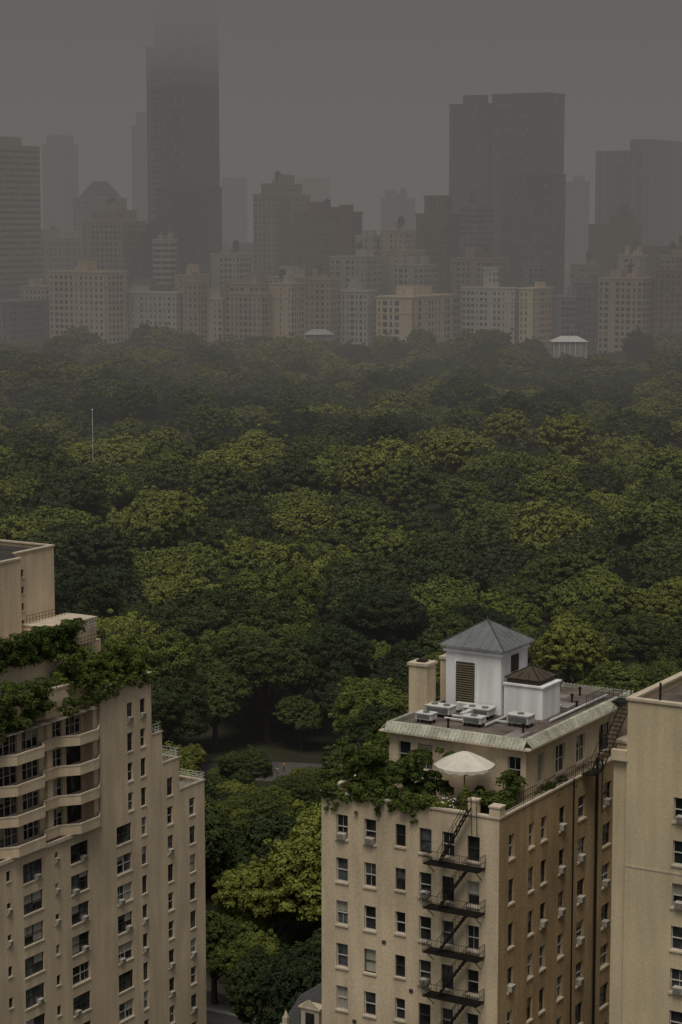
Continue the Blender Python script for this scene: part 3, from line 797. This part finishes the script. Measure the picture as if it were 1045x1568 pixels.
for k in range(330): c.append(PL(R.uniform(17.2, 35), R.uniform(2.7, 4.0), 49.7 + R.uniform(0, 2.9))); r_.append(R.uniform(.4, .62))
shrub('clipped_hedge', c, r_, 110, .19, 21)
c = []; r_ = []
for k in range(190):
    r0 = R.uniform(9.5, 22); c.append(PL(r0, R.uniform(.1, 2.8), 46.4 + R.uniform(0, 3.6) * (.55 + .45 * math.sin(r0 * .8) ** 2))); r_.append(R.uniform(.35, .75))
for k in range(60): c.append(PL(R.uniform(9.8, 18.8), R.uniform(-.35, .2), 46.3 + R.uniform(-1.1, .6))); r_.append(R.uniform(.25, .5))
shrub('terrace_planting', c, r_, 150, .18, 22)
c = []; r_ = []
for k in range(130): c.append(PL(R.uniform(25, 37), R.uniform(-.4, 1.8), 44.4 + R.uniform(0, 4.2))); r_.append(R.uniform(.4, .8))
for k in range(30): c.append(PL(R.uniform(18.2, 24), R.uniform(-.8, .8), 44.6 + R.uniform(0, 1.6))); r_.append(R.uniform(.25, .5))
shrub('terrace_planting', c, r_, 150, .18, 23)
c = []; r_ = []
for k in range(8): c.append(PL(R.uniform(7.7, 9.2), R.uniform(.2, 1.6), 40 + R.uniform(0, .8))); r_.append(R.uniform(.25, .45))
shrub('terrace_bush', c, r_, 120, .18, 24)

# ================================================================== ornate townhouse low in the gap
th = empty('limestone_townhouse')
PTn = frame(-2.4, 156, B, A)
m = MB()
m.box(PTn, -3, 2.6, 0, 12, 0, 30.5, 0); m.box(PTn, -3.15, 2.75, -.15, 12.1, 30.5, 30.8, 0)
m.poly([PTn(-3, 0, 30.8), PTn(2.6, 0, 30.8), PTn(1.6, 1.2, 33), PTn(-2, 1.2, 33)], 1)
m.poly([PTn(2.6, 0, 30.8), PTn(2.6, 12, 30.8), PTn(1.6, 11, 33), PTn(1.6, 1.2, 33)], 1)
m.poly([PTn(-2, 1.2, 33), PTn(1.6, 1.2, 33), PTn(1.6, 11, 33), PTn(-2, 11, 33)], 1)
m.box(PTn, -.9, .7, -.1, 1.4, 30.8, 32.6, 0); m.poly([PTn(-1.1, -.15, 32.6), PTn(.9, -.15, 32.6), PTn(-.1, -.15, 33.4)], 0)
m.box(PTn, -.5, .3, -.13, -.103, 31.1, 32.3, 2); m.box(PTn, -1.0, .9, -.2, 1.4, 32.6, 32.72, 0)
m.box(PTn, -1.9, -.9, 4.0, 5.0, 33, 34.2, 0); m.box(PTn, -2.0, -.8, 3.9, 5.1, 34.2, 34.4, 0)
for s_ in (-2.6, 2.2):
    m.box(PTn, s_ - .2, s_ + .2, -.1, .3, 30.8, 31.5, 0); m.beam(PTn(s_, .1, 31.5), PTn(s_, .1, 32.0), .22, 0, 8, .04)
m.make('walls_and_mansard', [M_trimstone, wall_mat('slate_roof', (.07, .07, .07), fine=.3), M_dark], th)

# ================================================================== skyline across the park
FAR_G = [wall_mat('far_window_dark', (.04, .04, .042), rough=.3, big=0, streak=0, fine=.3, fscale=.3, spec=.5),
         wall_mat('far_window_grey', (.11, .11, .11), rough=.3, big=0, streak=0, fine=.3, fscale=.3, spec=.5),
         wall_mat('far_window_blind', (.26, .25, .22), big=0, streak=0, fine=.2, fscale=.3)]
WM = {}
def fw(c):
    if c not in WM: WM[c] = wall_mat('facade_masonry', c, big=.10, fine=.06, streak=.12, bscale=.04, fscale=.5)
    return WM[c]
CREAM = (.70, .58, .41); TAN = (.50, .39, .27); BROWN = (.26, .18, .13); GREY = (.31, .305, .29); DK = (.13, .13, .13); PALE = (.66, .61, .52); RED = (.29, .17, .13)
RS = random.Random(77)
def tower(name, x0, x1, Y, z1, col, bay=3.0, wfr=.45, hfr=.55, fl=3.2, z0=12, frac=.66, tiers=None, roof=True, dark=.7, cornice=True, tank=None, proud=.07):
    rnd = RS
    xc = x0 + (x1 - x0) * frac
    P = frame(xc, Y, B, A)
    W = (xc - x0) / .857; Dp = (x1 - xc) / .515
    mb = MB()
    segs = [(0, W, 0, Dp, z0, z1)]
    if tiers:
        for (a0, a1, b0, b1, zt) in tiers:
            segs.append((W * a0, W * a1, Dp * b0, Dp * b1, segs[0][5], zt))
    for (s0, s1, r0, r1, za, zb) in segs:
        mb.box(P, s0, s1, r0, r1, za, zb, 0)
        if cornice:
            mb.box(P, s0 - .4, s1 + .4, r0 - .4, r1 + .4, zb + .002, zb + .8, 4)
            if zb - za > 25: mb.box(P, s0 - .25, s1 + .25, r0 - .25, r1 + .25, zb - fl * 2.2, zb - fl * 2.2 + .35, 4)
        nfl = int((zb - za - .6) / fl)
        for (L_, fn) in ((s1 - s0, lambda u, z, d: P(s0 + u, r0 - d, z)), (r1 - r0, lambda u, z, d: P(s0 - d, r0 + u, z))):
            nb = max(1, int(round(L_ / bay))); bw = L_ / nb
            pat = [rnd.choice((.5, .8, 1, 1.3, 1.45, 0.001)) if wfr < .7 else 1 for _ in range(nb)]
            for k in range(nfl):
                zz = zb - .9 - (k + 1) * fl + fl * (1 - hfr) * .5
                if zz < za: break
                for j in range(nb):
                    w = bw * min(.98, wfr * pat[j]); c0 = bw * (j + .5) - w / 2
                    if w < .1: continue
                    x = rnd.random(); mi = 1 if x < dark else (2 if x < dark + .2 else 3)
                    mb.poly([fn(c0, zz, proud), fn(c0 + w, zz, proud), fn(c0 + w, zz + fl * hfr, proud), fn(c0, zz + fl * hfr, proud)], mi)
    s0, s1, r0, r1, za, zb = segs[-1]
    if roof:
        w_, d_ = s1 - s0, r1 - r0
        for _ in range(rnd.choice((1, 2, 3, 4))):
            a_ = rnd.uniform(0.05, .65); b_ = rnd.uniform(.1, .5); h = rnd.uniform(2.5, 6.5)
            mb.box(P, s0 + w_ * a_, s0 + w_ * (a_ + rnd.uniform(.12, .32)), r0 + d_ * b_, r0 + d_ * (b_ + .4), zb + .003, zb + h, 0)
        if tank or (tank is None and rnd.random() < .5):
            cx, cy = s0 + w_ * rnd.uniform(.2, .8), r0 + d_ * .4
            p = P(cx, cy, zb + 3); mb.beam(p, (p[0], p[1], zb + 7), 1.8, 2, 10); mb.beam((p[0], p[1], zb + 7), (p[0], p[1], zb + 8.4), 2.0, 2, 10, .1)
            for dx, dy in ((1, 1), (-1, 1), (1, -1), (-1, -1)): mb.beam((p[0] + dx, p[1] + dy, zb), (p[0] + dx, p[1] + dy, zb + 3.1), .15, 2)
    return mb.make(name, [fw(col)] + FAR_G + [fw(tuple(c * 1.12 for c in col))])

# park-front row
tower('prewar_apartment_block', -153, -112, 1105, 66, CREAM, 3.2, .42, .55, tank=False, frac=.75)
tower('prewar_apartment_block', -116, -78, 1112, 55, PALE, 3.0, .34, .45, frac=.8)
tower('prewar_apartment_block', -82, -70, 1108, 61, TAN, 3.0, .45, .55)
tower('prewar_apartment_block', -72, -59, 1112, 52, CREAM, 2.8, .4, .55, frac=.8)
tower('mansard_apartment_block', -60, -36, 1100, 55, TAN, 2.8, .5, .55, frac=.8, tiers=[(.1, .9, .1, .9, 60)])
tower('prewar_apartment_block', -37, -18, 1105, 60, CREAM, 2.6, .4, .55, frac=.6, tank=True)
tower('prewar_apartment_block', -19, -1, 1108, 62, TAN, 3.2, .4, .55, frac=.75)
tower('bay_window_apartment_block', -2, 19, 1110, 56, PALE, 2.6, .55, .55, frac=.75)
tower('corner_apartment_block', 18, 62, 1080, 54, CREAM, 3.4, .5, .62, fl=3.6, frac=.4, roof=True, tank=False)
tower('slab_apartment_block', 63, 91, 1100, 58, PALE, 2.6, .45, .5, frac=.93, tiers=[(.35, .6, .1, .9, 68)], roof=False)
tower('twin_strip_apartment_block', 91, 110, 1090, 58, CREAM, 2.8, .35, .55, frac=.35)
tower('glazed_apartment_block', 108, 128, 1110, 53, GREY, 2.6, .6, .6)
tower('prewar_apartment_block', 133, 163, 1095, 63, TAN, 3.0, .5, .55, frac=.7, tank=True)
tower('prewar_apartment_block', 161, 200, 1090, 67, BROWN, 3.0, .5, .55, frac=.6, tank=True, tiers=[(.3, .6, .2, .8, 73)])
tower('prewar_apartment_block', -230, -150, 1120, 50, GREY, 3.0, .45, .55)
# second rank
tower('banded_residential_tower', -225, -172, 1190, 134, TAN, 3.4, .97, .42, fl=3.4, frac=.5)
tower('stepped_residential_block', -146, -110, 1200, 92, TAN, 3, .5, .55, tiers=[(.2, .8, .1, .9, 98)])
tower('balcony_residential_block', -112, -94, 1195, 86, DK, 3.4, .3, .5, frac=.2)
tower('residential_slab', -104, -90.5, 1180, 82, PALE, 5, .9, .5, frac=.75)
tower('low_office_block', -72, -50, 1180, 74, PALE, 3, .4, .5)
tower('residential_tower', -50, -18, 1220, 107, TAN, 3, .4, .55, frac=.4, tiers=[(.2, .8, .1, .9, 113)])
tower('brick_residential_slab', -27, 12, 1200, 97, RED, 2.6, .45, .62, frac=.85)
tower('narrow_apartment_block', 8, 22, 1185, 84, PALE, 2.6, .5, .5)
tower('setback_apartment_block', 20, 47, 1180, 76, CREAM, 2.8, .35, .5, tiers=[(.15, .9, .0, .6, 87)], frac=.6)
tower('art_deco_apartment_tower', 42, 68, 1200, 96, BROWN, 2.6, .45, .6, tiers=[(.25, .8, .15, .85, 106)], roof=False)
tower('curved_glass_block', 66, 86, 1195, 101, GREY, 3, .8, .6, frac=.5)
tower('banded_residential_block', 60, 92, 1160, 72, TAN, 3, .5, .55)
tower('glass_tower', 64, 92, 1265, 160, DK, 2.4, .6, .6, fl=3.4, frac=.8, tiers=[(.2, .7, .2, .8, 165)], roof=False, dark=.5)
tower('glass_tower', 88, 130.5, 1245, 165, DK, 2.4, .6, .6, fl=3.4, frac=.72, roof=False, dark=.5)
tower('glass_tower', 92, 128, 1215, 118, (.11, .09, .08), 2.4, .6, .7, fl=3.4, frac=.75, roof=False, dark=.6)
tower('low_residential_block', 128, 150, 1190, 68, TAN, 2.8, .45, .5)
tower('finned_office_tower', 155, 230, 1300, 134, GREY, 2.2, .45, .92, frac=.35, tiers=[(.0, .4, .1, .9, 141)], roof=False)
tower('balcony_residential_block', 143, 175, 1230, 90, BROWN, 3, .55, .55, fl=3.1, tiers=[(.1, .5, .1, .9, 95)])
tower('brick_residential_slab', 166, 215, 1180, 78, BROWN, 2.8, .6, .5, tiers=[(.1, .4, .1, .5, 84)])
# supertall
t = tower('rounded_skyscraper', -108, -71, 1240, 214, DK, 2.6, .6, .8, fl=3.5, frac=.62, tiers=[(.05, .95, .05, .95, 219), (.12, .88, .12, .88, 222)], roof=False, cornice=False, dark=.6)
tower('skyscraper_podium', -106, -69, 1225, 112, (.065, .062, .06), 2.6, .5, .8, fl=3.5, frac=.62, roof=False, cornice=False)
tower('skyscraper_flank', -111, -104, 1236, 190, GREY, 2.6, .6, .6, frac=.6, roof=False)
# remote ranks
tower('remote_tower', -209, -184, 1500, 145, GREY, 3, .5, .5, tiers=[(.15, .85, .1, .9, 151)], roof=False)
tower('remote_tower', -146, -126, 1500, 158, GREY, 3, .5, .5, tiers=[(.3, .8, .1, .9, 167)], roof=False)
tw = tower('mansard_tower', -166, -133, 1320, 106, GREY, 3, .5, .5, roof=False)
m = MB(); P = frame(-144.5, 1320, B, A)
m.poly([P(2, 2, 107), P(22, 2, 107), P(16, 9, 117), P(8, 9, 117)], 0); m.poly([P(2, 2, 107), P(2, 20, 107), P(8, 13, 117), P(8, 9, 117)], 0)
m.poly([P(8, 9, 117), P(16, 9, 117), P(16, 13, 117), P(8, 13, 117)], 0); m.poly([P(22, 2, 107), P(22, 20, 107), P(16, 13, 117), P(16, 9, 117)], 0)
o = m.make('mansard_roof', [fw(DK)]); o.parent = tw
tower('remote_tower', -89, -70, 1600, 124, GREY, 3, .5, .5, roof=False)
tower('remote_slab', -46, -8, 1600, 118, PALE, 3, .5, .5, roof=False, tiers=[(0, .5, 0, 1, 124)])
tower('remote_tower', 28, 52, 1500, 108, GREY, 3, .5, .5)
tower('remote_tower', 156, 174, 1500, 119, GREY, 3, .5, .5)
tower('remote_tower', -260, -215, 1500, 120, GREY, 3, .5, .5)
for k in range(34):
    Y = RS.uniform(1230, 1480); x = RS.uniform(-260, 260); w = RS.uniform(18, 38)
    tower('city_block', x - w / 2, x + w / 2, Y, RS.uniform(58, 84), RS.choice((TAN, GREY, PALE, BROWN, CREAM)), 3.4, .5, .5, roof=True)
for k in range(16):
    Y = RS.uniform(1140, 1170); x = -230 + k * 30 + RS.uniform(-8, 8); w = RS.uniform(8, 15)
    tower('city_block', x - w, x + w, Y, RS.uniform(54, 74), RS.choice((TAN, GREY, PALE, BROWN, CREAM)), 3, .45, .5, roof=True)

# pavilions at the far park edge
def pavilion(name, x, y, z, w, d, h, col):
    m = MB(); P = frame(x, y, (1, 0), (0, 1))
    m.box(P, -w / 2, w / 2, -d / 2, d / 2, z, z + h, 1)
    for k in range(7): m.box(P, -w / 2 + k * w / 6 - .2, -w / 2 + k * w / 6 + .2, -d / 2 - .5, -d / 2 - .01, z, z + h, 0)
    e = [P(-w / 2 - 1, -d / 2 - 1, z + h), P(w / 2 + 1, -d / 2 - 1, z + h), P(w / 2 + 1, d / 2 + 1, z + h), P(-w / 2 - 1, d / 2 + 1, z + h)]
    r0, r1 = P(-w * .25, 0, z + h + 2.6), P(w * .25, 0, z + h + 2.6)
    m.poly([e[0], e[1], r1, r0], 0); m.poly([e[2], e[3], r0, r1], 0); m.poly([e[1], e[2], r1], 0); m.poly([e[3], e[0], r0], 0)
    m.make(name, [col, fw(GREY)])
pavilion('white_roofed_pavilion', 112, 1050, 15, 16, 10, 19, wall_mat('pale_roof', (.7, .7, .67)))
pavilion('glass_roofed_pavilion', -11, 1068, 15, 13, 10, 21.5, wall_mat('pale_green_glass', (.34, .38, .35)))

# flag pole in the park
fp = MB(); fp.beam((-76, 650, 0), (-76, 650, 35), .11, 0, 8, .06); fp.beam((-76, 650, 35), (-76, 650, 35.4), .22, 0, 8); fp.beam((-76, 650, 0), (-76, 650, 4), .5, 0, 8)
fp.make('flagpole', [M_whitepaint])

# ================================================================== walker on the path
def person(name, x, y, heading, shirt, trousers):
    J = {'pel': (0, 0, .95, .13), 'spi': (0, 0, 1.18, .12), 'che': (0, .01, 1.38, .15), 'nec': (0, .01, 1.52, .055), 'hea': (0, .02, 1.62, .085), 'top': (0, .02, 1.74, .07),
         'shl': (-.18, 0, 1.43, .06), 'ell': (-.24, -.08, 1.17, .045), 'wrl': (-.22, .02, .93, .03), 'hnl': (-.22, .06, .84, .035),
         'shr': (.18, 0, 1.43, .06), 'elr': (.24, .0, 1.17, .045), 'wrr': (.22, .16, .97, .03), 'hnr': (.22, .21, .89, .035),
         'hil': (-.09, 0, .9, .10), 'knl': (-.10, .14, .50, .065), 'anl': (-.10, .16, .09, .045), 'tol': (-.10, .32, .04, .035),
         'hir': (.09, 0, .9, .10), 'knr': (.10, -.04, .50, .065), 'anr': (.10, -.24, .12, .045), 'tor': (.10, -.10, .04, .035)}
    E = [('pel', 'spi'), ('spi', 'che'), ('che', 'nec'), ('nec', 'hea'), ('hea', 'top'), ('che', 'shl'), ('shl', 'ell'), ('ell', 'wrl'), ('wrl', 'hnl'), ('che', 'shr'), ('shr', 'elr'), ('elr', 'wrr'), ('wrr', 'hnr'),
         ('pel', 'hil'), ('hil', 'knl'), ('knl', 'anl'), ('anl', 'tol'), ('pel', 'hir'), ('hir', 'knr'), ('knr', 'anr'), ('anr', 'tor')]
    ks = list(J); me = bpy.data.meshes.new(name); me.from_pydata([J[k][:3] for k in ks], [(ks.index(a), ks.index(b)) for a, b in E], [])
    o = bpy.data.objects.new(name, me); scene.collection.objects.link(o)
    o.modifiers.new('skin', 'SKIN'); o.modifiers.new('sub', 'SUBSURF').levels = 1
    for i, k in enumerate(ks):
        sv = me.skin_vertices[0].data[i]; sv.radius = (J[k][3], J[k][3]); sv.use_root = (k == 'pel')
    dg = bpy.context.evaluated_depsgraph_get(); nm = bpy.data.meshes.new_from_object(o.evaluated_get(dg))
    o.modifiers.clear(); o.data = nm
    nm.materials.clear()
    for mt in (shirt, trousers, wall_mat('skin', (.42, .26, .18), fine=0, big=0, streak=0), wall_mat('dark_hair', (.03, .02, .015))): nm.materials.append(mt)
    for p in nm.polygons:
        c = p.center; p.use_smooth = True
        p.material_index = 3 if c.z > 1.68 or (c.z > 1.57 and c.y < 0) else 2 if c.z > 1.5 or (abs(c.x) > .16 and c.z < 1.12 and c.z > .78) else 0 if c.z > .95 else 1
    o.location = (x, y, .035); o.rotation_euler = (0, 0, heading)
person('walking_person', -9.6, 351, 1.2, wall_mat('orange_jacket', (.7, .28, .04)), wall_mat('dark_trousers', (.03, .03, .04)))
person('walking_person', -10.6, 347.5, 1.0, wall_mat('pale_shirt', (.5, .5, .5)), wall_mat('tan_trousers', (.2, .16, .1)))

# ================================================================== haze banks (absorbing volumes, their own emission stands in for scattered daylight)
def haze(name, x, y0, y1, z0, z1, dens, L):
    m = MB(); m.box(frame(0, 0, (1, 0), (0, 1)), -x, x, y0, y1, z0, z1)
    mt = bpy.data.materials.new(name); mt.use_nodes = True; N = mt.node_tree.nodes; N.clear()
    out = N.new('ShaderNodeOutputMaterial'); ab = N.new('ShaderNodeVolumeAbsorption'); em = N.new('ShaderNodeEmission'); ad = N.new('ShaderNodeAddShader')
    ab.inputs['Color'].default_value = (0, 0, 0, 1); ab.inputs['Density'].default_value = dens
    em.inputs['Color'].default_value = (*L, 1); em.inputs['Strength'].default_value = dens
    k = mt.node_tree.links; k.new(ab.outputs[0], ad.inputs[0]); k.new(em.outputs[0], ad.inputs[1]); k.new(ad.outputs[0], out.inputs['Volume'])
    m.make(name, [mt])
HL = (.138, .131, .122)
haze('mist', 3900, 260, 7900, -3, 330, .00028, HL)
haze('mist', 3800, 660, 7800, -4, 320, .00105, HL)
haze('mist', 3700, 1170, 7700, -5, 310, .0014, HL)
haze('low_cloud', 3600, 1000, 7600, 166, 300, .0018, (.128, .121, .113))
haze('low_cloud', 3500, 1010, 7500, 178, 290, .0025, (.124, .117, .110))
haze('low_cloud', 3400, 1020, 7400, 190, 280, .0032, (.120, .114, .107))
haze('low_cloud', 3300, 1030, 7300, 202, 270, .0050, (.118, .112, .105))

# ================================================================== light
w = bpy.data.worlds.new('World'); scene.world = w; w.use_nodes = True
N = w.node_tree.nodes; L = w.node_tree.links; bg = N['Background']
sky = N.new('ShaderNodeTexSky'); sky.sky_type = 'NISHITA'; sky.sun_disc = False
sky.sun_elevation = math.radians(66); sky.sun_rotation = math.radians(190)
sky.dust_density = 5; sky.air_density = 1.0
hs = N.new('ShaderNodeHueSaturation'); hs.inputs['Saturation'].default_value = .10
L.new(sky.outputs['Color'], hs.inputs['Color']); L.new(hs.outputs['Color'], bg.inputs['Color'])
bg.inputs['Strength'].default_value = .053
sd = bpy.data.lights.new('sun', 'SUN'); sd.energy = 1.5; sd.angle = math.radians(25); sd.color = (1, .915, .78)
so = bpy.data.objects.new('sun', sd); scene.collection.objects.link(so)
az = math.radians(190); el = math.radians(66)
dirn = Vector((math.sin(az) * math.cos(el), math.cos(az) * math.cos(el), math.sin(el)))
so.rotation_euler = dirn.to_track_quat('Z', 'Y').to_euler()

# ================================================================== camera
cd = bpy.data.cameras.new('camera'); cd.sensor_fit = 'VERTICAL'; cd.sensor_height = 36; cd.lens = 75
cd.clip_start = 1; cd.clip_end = 20000
co = bpy.data.objects.new('camera', cd); scene.collection.objects.link(co)
co.location = (0, 0, 92); co.rotation_euler = (math.radians(90 - 7.74), 0, 0)
scene.camera = co
